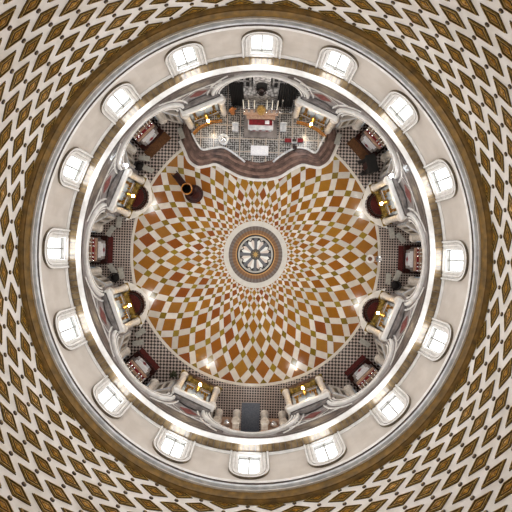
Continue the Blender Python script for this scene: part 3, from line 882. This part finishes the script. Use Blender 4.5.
# gilded rails in front of the two apse altars
def gold_rail(pts, lab):
    root = empty('gilded_rail', lab, 'railing', 'gilded rails beside the sanctuary')
    c = at(*pts[0], 1.2); root.location = c
    v = [at(x, y, 2.0) - c for x, y in pts]
    b_ = MB(); b_.tube(v, .09, 8); b_.tube([p - Vector((0, 0, .72)) for p in v], .09, 6); b_.build('handrail', 'orangemarble', root)
    b_ = MB()
    for a, c2 in zip(v[:-1], v[1:]):
        n = max(2, int((c2 - a).length / .28))
        for k in range(n):
            q = a.lerp(c2, k / n); b_.lathe([(.07, -.75), (.04, -.6), (.07, -.4), (.035, -.15), (.05, 0)], q, 6)
    b_.build('baluster_row', 'goldpaint', root)
gold_rail([(193, 133), (199, 127), (212, 121), (222, 120)], 'gilded balustrade before the altar left of the sanctuary')
gold_rail([(326, 136), (318, 129), (306, 123.5), (297, 121)], 'gilded balustrade before the altar right of the sanctuary')

# apse shell
fr = Frame(0)
b_ = MB()
plan = [(-4.4, 17.3 * 1.0), (-4.9, 18.2), (-4.9, 25.5), (4.9, 25.5), (4.9, 18.2), (4.4, 17.3)]
for (a, c) in zip(plan[:-1], plan[1:]): b_.face([fr.p(*a, 0), fr.p(*c, 0), fr.p(*c, 11), fr.p(*a, 11)], 0)
b_.face([fr.p(*a, 11) for a in plan], 0)
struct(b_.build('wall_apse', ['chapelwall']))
b_ = MB(); v = [at(x, y, 0) for x, y in ((213, 66), (306, 66), (306, 40), (213, 40))]
b_.prism([(p.x, p.y) for p in v], 0, 1.2); struct(b_.build('floor_chancel', ['lace']))

# high altar
c = at(260.5, 127, 1.2)
ha = empty('high_altar', 'white and red high altar in the middle of the sanctuary', 'altar', None, c, 0)
b_ = MB(); b_.box((0, -.15, .75), (2.5, .9, 1.1), bev=.05); b_.box((0, -.15, 1.33), (2.9, 1.1, .1), bev=.03); tb = b_.build('altar_table', 'white2', ha)
b_ = MB()
for x in (-.75, 0, .75):
    b_.face([(x - .28, -.615, .75), (x, -.615, .45), (x + .28, -.615, .75), (x, -.615, 1.05)], 0)
b_.tube([(-1.15, -.62, .35), (1.15, -.62, .35)], .03, 6); b_.tube([(-1.15, -.62, 1.15), (1.15, -.62, 1.15)], .03, 6)
b_.build('frontal_emblem', 'redmarble', tb)
b_ = MB(); b_.box((0, .0, .1), (3.9, 2.6, .2), bev=.03); b_.build('altar_step', 'greymarble', ha)
b_ = MB(); b_.box((0, .75, 1.55), (3.3, .5, .5), bev=.03); b_.box((0, 1.15, 1.9), (4.0, .5, .5), bev=.03); b_.build('gradine', 'pinkstone', ha)
b_ = MB(); b_.box((0, .15, 1.42), (2.7, .62, .12), bev=.02); b_.build('altar_cover', 'red', ha)
o = MB(); o.box((.45, .05, 0.02), (.5, .4, .03)); o.box((.45, .05, .16), (.4, .3, .26), rz=.2)
tag(o.build('missal_stand', 'cloth'), 'small white cloth covered missal stand on the high altar', 'book stand').location = c + Vector((.3, .1, 1.49))
b_ = MB(); b_.lathe([(.42, 0), (.42, .35), (.36, .4), (.45, .6), (.5, .95), (.38, 1.35), (.14, 1.7), (.1, 1.9), (.02, 2.2)], seg=20)
tb = tag(b_.build('tabernacle', 'goldedge', smooth=True), 'pale golden domed tabernacle behind the high altar', 'tabernacle'); tb.location = c + Vector((0, 1.15, 2.16))
# six tall candlesticks behind it
def make_big_candle():
    root = bare('altar_candlestick')
    b_ = MB(); b_.lathe([(.16, 0), (.16, .08), (.06, .2), (.05, .5), (.1, .6), (.045, .75), (.045, 1.0), (.12, 1.1), (.05, 1.15)], seg=10); b_.build('holder', 'silver', root, smooth=True)
    b_ = MB(); b_.lathe([(.07, 1.1), (.05, 3.9), (.01, 4.0)], seg=8); b_.build('candle', 'candle', root); return root
for px in (244, 249, 254.5, 266.5, 271.5, 276.5):
    p = at(px, 113, 3.1); place('big_candle', make_big_candle, 'tall white candle in a silver stick behind the high altar', 'candlestick', 'six tall candles behind the high altar', (p.x, c.y + 1.2, 3.35), 0)
# carved retable tower with a black figure
ra = empty('retable', 'tall carved grey marble retable with dark niches behind the high altar', 'altarpiece', None, c + Vector((0, 3.5, 0)), 0)
b_ = MB(); b_.box((0, .6, 3.6), (1.9, 1.3, 7.2), bev=.1); b_.box((0, .2, 1.3), (5.6, 1.6, 2.6), bev=.08)
b_.box((0, .5, 7.35), (2.3, 1.5, .3), bev=.08)
b_.build('tower', 'carved', ra)
for sx in (-1, 1):
    b_ = MB(); b_.box((sx * 1.9, .75, 4.0), (1.5, .9, 5.2), bev=.06); w_ = b_.build('side_panel', 'carved', ra)
    b_ = MB()
    for x in (-.33, .33):
        for z0 in (2.9, 4.7): b_.plate([(sx * 1.9 + x + a, z) for a, z in arc_pts(.2, z0 + 1.0, .25, 2, z0)], .25, .32)
    b_.build('niche', 'black', w_)
    b_ = MB(); b_.lathe([(.18, 0), (.14, .3), (.13, 5.6), (.22, 6.0), (.1, 6.2), (.02, 7.2)], (sx * 2.75, .5, 1.0), 10); b_.build('pinnacle', 'greymarble', ra)
b_ = MB(); b_.plate(arc_pts(.6, 4.4, .8, 2, 2.7), -.12, -.05); b_.build('niche', 'black', ra)
b_ = MB(); b_.lathe([(.3, 0), (.36, .2), (.3, .8), (.34, 1.1), (.25, 1.35), (.1, 1.42), (.14, 1.55), (.15, 1.7), (.05, 1.82)], seg=12)
for sx in (-1, 1): b_.tube([(sx * .3, 0, 1.2), (sx * .5, -.15, .85), (sx * .2, -.4, .95)], [.1, .08, .05], 6)
sta = tag(b_.build('statue', 'iron', smooth=True), 'dark bronze robed statue standing in front of the carved retable', 'statue'); sta.location = c + Vector((0, 3.05, 2.6))
# tall black hangings either side
def hanging(px, wd, lab, grp='black hangings beside the retable'):
    b_ = MB(); N = 24; y = c.y + 2.4
    x0 = at(px, 108, 3).x
    f_ = [(x0 - wd / 2 + wd * k / N, y + .12 * math.sin(k * 2.1)) for k in range(N + 1)]
    rows = [[(x, yy, z) for x, yy in f_] for z in (1.25, 8.8)] + [[(x, yy + .12, z) for x, yy in f_] for z in (8.8, 1.25)]
    b_.grid(rows); tag(b_.build('curtain', 'black'), lab, 'curtain', grp)
hanging(237.5, 1.5, 'tall black hanging left of the carved retable')
hanging(286, 2.0, 'tall black hanging right of the carved retable')
for px, lab in ((281, 'thin grey pole left of the black hanging on the right'), (291, 'thin grey pole right of the black hanging on the right')):
    p = at(px, 112, 1.2); b_ = MB(); b_.lathe([(.2, 0), (.2, .06), (.05, .12), (.05, 4.2), (.11, 4.3), (.02, 4.6)], seg=10)
    tag(b_.build('processional_staff', 'silver', smooth=True), lab, 'staff').location = p
# orange robed statue
b_ = MB(); b_.lathe([(.26, 0), (.3, .1), (.25, .9), (.2, 1.3), (.26, 1.6), (.2, 1.75), (.08, 1.8), (.13, 1.92), (.14, 2.08), (.05, 2.2)], seg=14)
b_.tube([(.28, 0, 1.6), (.4, -.1, 1.9), (.42, -.15, 2.35)], [.11, .09, .06], 6); b_.tube([(-.24, 0, 1.6), (-.36, -.15, 1.2), (-.12, -.3, 1.1)], [.11, .09, .06], 6)
st = tag(b_.build('statue', 'skin', smooth=True), 'orange robed statue with raised arm left of the high altar', 'statue'); st.location = at(233, 113, 1.2)
# altar of celebration: white cloth over a table
t_ = empty('sanctuary_table', 'low rectangular table under a white cloth at the front of the sanctuary', 'table', None, at(259.5, 152, 1.2), 0)
b_ = MB(); b_.box((0, 0, .93), (1.9, .9, .06)); b_.build('tabletop', 'white2', t_)
for sx in (-1, 1):
    for sy in (-1, 1):
        b_ = MB(); b_.box((sx * .8, sy * .32, .45), (.12, .12, .9)); b_.build('leg', 'white2', t_)
b_ = MB(); b_.box((0, 0, .985), (2.05, 1.02, .03)); b_.box((0, -.53, .75), (2.05, .02, .5)); b_.box((0, .53, .75), (2.05, .02, .5))
tag(b_.build('tablecloth', 'cloth'), 'plain white cloth covering the table at the front of the sanctuary', 'tablecloth').location = t_.location
# white stone seats
def make_seat():
    root = bare('stone_seat')
    b_ = MB(); b_.box((0, 0, .3), (.75, .7, .6), bev=.05); b_.build('seat', 'white2', root)
    b_ = MB(); b_.plate(arc_pts(.38, 1.1, .3, 2, .4), .32, .45); b_.build('backrest', 'white2', root); return root
place('seat', make_seat, 'white stone seat left of the high altar', 'seat', 'stone seats beside the high altar', at(235.5, 129, 1.2), 0)
place('seat', make_seat, 'white stone seat right of the high altar', 'seat', 'stone seats beside the high altar', at(283, 129, 1.2), 0)
# white font
b_ = MB(); b_.lathe([(.5, 0), (.5, .12), (.25, .25), (.2, .6), (.5, .85), (.62, 1.05), (.56, 1.1), (.4, .95), (.01, .88)], seg=24)
fo = empty('font', 'round white marble font on the left of the sanctuary floor', 'font', None, at(224, 141, 1.2), 0); b_.build('basin', 'white2', fo, smooth=True)
b_ = MB(); b_.lathe([(.3, .96), (.3, 1.05), (.2, 1.12), (.06, 1.2), (.08, 1.28), (.01, 1.34)], seg=16); b_.build('font_cover', 'silver', fo, smooth=True)
# red cushioned kneelers with a white chair between
def make_kneeler():
    root = bare('kneeler')
    b_ = MB(); b_.box((0, 0, .18), (.85, .42, .3), bev=.03); b_.build('base', 'wood', root)
    b_ = MB(); b_.box((0, 0, .38), (.88, .46, .12), bev=.05); b_.build('cushion', 'red', root); return root
place('kneeler', make_kneeler, 'red cushioned kneeler left of the white chair', 'kneeler', 'red kneelers on the sanctuary', at(288.3, 141, 1.2), 0)
place('kneeler', make_kneeler, 'red cushioned kneeler right of the white chair', 'kneeler', 'red kneelers on the sanctuary', at(299.3, 141, 1.2), 0)
ch = empty('chair', 'white chair with dark seat between two red kneelers', 'chair', None, at(294, 142, 1.2), 0)
b_ = MB(); b_.box((0, 0, .46), (.5, .5, .08), bev=.02); b_.build('seat', 'leather', ch)
b_ = MB(); b_.plate(arc_pts(.28, 1.0, .2, 2, .45), -.3, -.24); b_.build('backrest', 'white2', ch)
for sx in (-1, 1):
    b_ = MB(); b_.box((sx * .3, 0, .68), (.07, .55, .06)); b_.build('armrest', 'white2', ch)
    for sy in (-1, 1):
        b_ = MB(); b_.box((sx * .26, sy * .24, .22), (.06, .06, .44)); b_.build('leg', 'white2', ch)
lc = empty('lectern', 'small dark lectern behind the white chair on the sanctuary', 'lectern', None, at(294, 149.5, 1.2), 0)
b_ = MB(); b_.lathe([(.22, 0), (.22, .05), (.05, .1), (.04, 1.1)], seg=10); b_.build('post', 'iron', lc)
b_ = MB(); b_.box((0, 0, 1.14), (.5, .38, .05)); b_.build('desk', 'iron', lc)

# ------------------------------------------------------------------ entrance at the bottom
fr = Frame(180)
b_ = MB(); plan = [(-4.5, 17.3), (-4.5, 20.9), (-1.3, 20.9), (1.3, 20.9), (4.5, 20.9), (4.5, 17.3)]
for (a, cc) in zip(plan[:-1], plan[1:]): b_.face([fr.p(*a, 0), fr.p(*cc, 0), fr.p(*cc, 10.4), fr.p(*a, 10.4)], 0)
b_.face([fr.p(*a, 10.4) for a in plan], 1)
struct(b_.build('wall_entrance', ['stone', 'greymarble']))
b_ = MB(); b_.box((0, 0, .01), (2.2, 3.6, .03), bev=.01)
o = tag(b_.build('entrance_mat', 'bluefloor'), 'blue grey mat in the entrance passage at the bottom', 'mat'); o.location = fr.p(0, 18.85, -.03); o.rotation_euler = (0, 0, fr.rot)
d_ = bare('door_1'); d_['kind'] = 'structure'; d_.location = fr.p(0, 20.75, 0); d_.rotation_euler = (0, 0, fr.rot)
b_ = MB(); b_.box((-.55, 0, 1.6), (1.06, .1, 3.2), bev=.02); b_.build('door_leaf', 'wood', d_)
b_ = MB(); b_.box((.55, 0, 1.6), (1.06, .1, 3.2), bev=.02); b_.build('door_leaf', 'wood', d_)
def make_booth():
    root = bare('entrance_aedicule')
    for sx in (-1, 1):
        b_ = MB(); b_.lathe([(.5, 0), (.5, .2), (.46, .3), (.44, .5), (.42, 2.4), (.46, 2.5), (.52, 2.75), (.52, 2.8)], seg=18); o = b_.build('column', 'column', root, smooth=True); o.location = (sx * 1.08, 0, 0)
        b_ = MB(); b_.box((sx * 1.08, .65, 1.55), (.75, 1.0, 3.1), bev=.05); b_.build('side_wall', 'column', root)
    b_ = MB(); b_.box((0, 1.25, 1.6), (2.9, .5, 3.2), bev=.06); b_.box((0, 1.15, 3.3), (3.1, .7, .25), bev=.06); b_.build('back_wall', 'pinkstone', root)
    b_ = MB(); b_.box((0, .75, .5), (1.35, .5, 1.0), bev=.04); b_.build('shelf', 'pinkstone', root)
    return root
def make_lampstand():
    root = bare('silver_lamp')
    b_ = MB(); b_.lathe([(.2, 0), (.2, .05), (.08, .12), (.06, .4), (.12, .45)], seg=12); b_.build('stand', 'silver', root, smooth=True)
    b_ = MB(); b_.lathe([(.05, .45), (.3, .55), (.4, .8), (.3, 1.05), (.05, 1.15)], seg=18); b_.build('globe', 'silver', root, smooth=True); return root
for s, w_ in ((1, 'left'), (-1, 'right')):
    place('booth', make_booth, 'small columned aedicule on the %s side of the entrance passage' % w_, 'aedicule', 'aedicules at the entrance', fr.p(s * 2.75, 18.35, -.03), fr.rot)
    place('lampstand', make_lampstand, 'round silver lamp inside the aedicule on the %s of the entrance' % w_, 'lamp', 'silver lamps at the entrance', fr.p(s * 2.75, 18.35 + .65, .97), fr.rot)
L = bpy.data.lights.new('entrance_fill', 'POINT'); L.energy = 110; L.color = (1, .95, .88); L.shadow_soft_size = .5  # added fill lamp without a fixture, balancing the entrance bay
lo = bpy.data.objects.new('entrance_fill', L); COL.objects.link(lo); lo.location = fr.p(0, 17.6, 8)
for px in (-2.2, 2.2):
    L = bpy.data.lights.new('apse_fill', 'POINT'); L.energy = 210; L.color = (1, .97, .92); L.shadow_soft_size = .5  # added fill lamps without fixtures, brightening apse and retable
    lo = bpy.data.objects.new('apse_fill', L); COL.objects.link(lo); lo.location = Frame(0).p(px, 17.2, 7.6)

# ------------------------------------------------------------------ things on the round floor
p = at(194, 194, 0)
pu = empty('pulpit', 'dark wooden round pulpit with stairs on the round floor, upper left', 'pulpit', None, p, 0)
tp = at(184, 187.5, 3.2) - p; tp = Vector((tp.x * .62, tp.y * .62, 0))
b_ = MB(); b_.lathe([(1.12, 0), (1.12, .12), (1.0, .18), (.98, .5), (.86, .6), (.6, .75)], seg=32); b_.build('base', 'wood', pu, smooth=True)
b_ = MB(); b_.lathe([(.45, .7), (.4, 1.2), (.42, 1.7), (.62, 2.0)], tuple(tp * .55), 20); b_.build('stem', 'wood', pu, smooth=True)
q = tp + Vector((0, 0, 2.0)); b_ = MB()
rows = [[(q.x + r * math.cos(2 * PI * j / 28), q.y + r * math.sin(2 * PI * j / 28), q.z + z) for j in range(28)] for r, z in ((.1, 0), (.5, .02), (.62, .2), (.64, 1.05), (.52, 1.05), (.5, .1), (.05, .08))]
b_.grid(rows, 0, closed=True); dr = b_.build('drum', 'wood', pu, smooth=True)
b_ = MB(); b_.tube([(q.x + .6 * math.cos(2 * PI * j / 32), q.y + .6 * math.sin(2 * PI * j / 32), q.z + 1.08) for j in range(32)], .075, 8, closed=True); b_.build('rim', 'orangemarble', dr, smooth=True)
b_ = MB(); b_.lathe([(.48, 0.12), (.46, .16)], (q.x, q.y, q.z), 24); b_.build('inner_floor', 'black', dr)
foot = at(174, 173, 1.0) - p; foot.z = 0
dirv = (Vector((foot.x, foot.y)) - Vector((q.x, q.y))); ln = dirv.length; dirv.normalize(); sd = Vector((-dirv.y, dirv.x))
b_ = MB(); ns = 10
ang = math.atan2(dirv.y, dirv.x)
for k in range(ns):
    u = .6 + (ln - .6) * (k + .5) / ns; z = 2.05 * (1 - (k + .5) / ns) + .1
    b_.box((q.x + dirv.x * u, q.y + dirv.y * u, z), ((ln - .5) / ns + .06, .62, .06), rz=ang)
b_.build('stair_treads', 'wood', pu)
for s in (-1, 1):
    b_ = MB()
    pts = []
    for k in range(2):
        u = (.55, ln)[k]; z = (2.1, .1)[k]; pts.append(Vector((q.x + dirv.x * u + sd.x * s * .34, q.y + dirv.y * u + sd.y * s * .34, z)))
    b_.tube(pts, .07, 6); b_.tube([x + Vector((0, 0, .85)) for x in pts], .05, 6)
    for k in range(5): w0 = pts[0].lerp(pts[1], k / 4); b_.tube([w0, w0 + Vector((0, 0, .85))], .035, 6)
    b_.tube([pts[1] - Vector((0, 0, .08)), pts[1] + Vector((0, 0, .95))], .06, 6)
    b_.build('stair_rail', 'wood', pu)

p = at(373.5, 259, .9); p.z = 0
fo = empty('pedestal_basin', 'white pedestal basin with a silver dish at the right edge of the round floor', 'basin', None, p, 0)
b_ = MB(); b_.box((.1, 0, .05), (1.3, .7, .1), bev=.03); b_.box((.55, 0, .5), (.4, .55, .9), bev=.05); b_.build('base', 'pinkstone', fo)
b_ = MB(); b_.lathe([(.3, 0.1), (.14, .25), (.12, .6), (.4, .85), (.52, 1.0), (.48, 1.04), (.3, .93), (.01, .9)], (-.42, 0, 0), 24); b_.build('bowl', 'white', fo, smooth=True)
b_ = MB(); b_.lathe([(.26, .94), (.26, .965), (.02, .97)], (-.42, 0, 0), 20); b_.build('bowl_lining', 'midwood', fo)
b_ = MB(); b_.lathe([(.2, .95), (.24, 1.0), (.36, 1.12), (.38, 1.16), (.02, 1.04)], (.55, 0, 0), 20); b_.build('dish', 'silver', fo, smooth=True)
b_ = MB(); b_.box((.2, 0, .55), (.16, .5, .8), bev=.02); b_.build('panel', 'orangemarble', fo)

# floodlights on the pier cornices
def make_flood():
    root = bare('floodlight')
    b_ = MB(); b_.lathe([(.08, -.3), (.16, -.25), (.26, .0), (.3, .04), (.26, .06)], seg=16); b_.build('housing', 'silver', root, smooth=True)
    b_ = MB(); b_.lathe([(.2, .03), (.18, .07)], seg=16); b_.build('lens', 'coldbulb', root)
    b_ = MB(); b_.tube([(0, .25, .5), (0, .2, -.2), (0, .05, -.35)], .04, 6); b_.build('bracket', 'iron', root); return root
for px, py, lab in ((126.5, 165.5, 'cold white floodlight above the upper left pier'), (391, 176, 'cold white floodlight above the upper right pier')):
    p = at(px, py, 8.0); th = math.atan2(p.x, p.y)
    place('flood', make_flood, lab, 'floodlight', 'floodlights on the piers', p, -th)
    L = bpy.data.lights.new('flood_beam', 'POINT'); L.energy = 60; L.color = (.85, .93, 1); L.shadow_soft_size = .15
    lo = bpy.data.objects.new('flood_beam', L); COL.objects.link(lo); lo.location = p * .985; lo.location.z = 7.9

# ------------------------------------------------------------------ light
def area(name, loc, target, size, energy, col=(1, 1, 1), spread=PI):
    L = bpy.data.lights.new(name, 'AREA'); L.shape = 'DISK'; L.size = size; L.energy = energy; L.color = col; L.spread = spread
    o = bpy.data.objects.new(name, L); COL.objects.link(o); o.location = loc
    o.rotation_euler = (Vector(target) - Vector(loc)).to_track_quat('-Z', 'Y').to_euler(); return o
for i in range(16):
    fr = Frame(i * 22.5); q = Vector(ov(R_(i * 22.5), 17.85)); q.z = 14.7
    L = bpy.data.lights.new('window_daylight', 'AREA'); L.shape = 'RECTANGLE'; L.size = 1.9; L.size_y = 3.3; L.energy = 230; L.color = (.93, .97, 1)
    o = bpy.data.objects.new('window_daylight', L); COL.objects.link(o); o.location = q
    o.rotation_euler = (-fr.n + Vector((0, 0, -.15))).to_track_quat('-Z', 'Y').to_euler()
for i in range(8):
    th = i * PI / 4 + PI / 8
    area('arcade_fill', ov(th, 16.3, 11.9), ov(th + PI, 17, 5), 2.0, 200, (.95, .98, 1))  # unseen fill lamps added to brighten the arcade mouldings
area('lantern_fill', (0, 0, 63.5), (0, 0, 0), 8, 250, (1, .98, .95))  # unseen lamp added under the closed lantern cap as fill from above
for i in range(16):
    th = (i + .5) * PI / 8
    area('dome_fill', ov(th, 15.6, 13.2), ov(th + PI, 16, 34), 1.6, 150, (.97, .98, 1))  # unseen fill lamps added in mid-air to brighten the dome
w_ = bpy.data.worlds.new('World'); SC.world = w_; w_.use_nodes = True
w_.node_tree.nodes['Background'].inputs[0].default_value = (.8, .9, 1, 1); w_.node_tree.nodes['Background'].inputs[1].default_value = .5

# ------------------------------------------------------------------ camera
cd = bpy.data.cameras.new('Camera'); cam = bpy.data.objects.new('Camera', cd); COL.objects.link(cam)
cd.sensor_width = 36; cd.lens = 36 * F / 512; cd.clip_end = 200
cam.location = (0, 0, H); cam.rotation_euler = (0, 0, ROT)
cd.shift_x = .5 / 512; cd.shift_y = -1.5 / 512
SC.camera = cam
SC.view_settings.view_transform = 'Standard'; SC.view_settings.look = 'None'; SC.view_settings.gamma = 1
SC.view_settings.use_curve_mapping = False
SC.view_settings.exposure = 0.17
SC.cycles.use_denoising = True
SC.cycles.max_bounces = 6
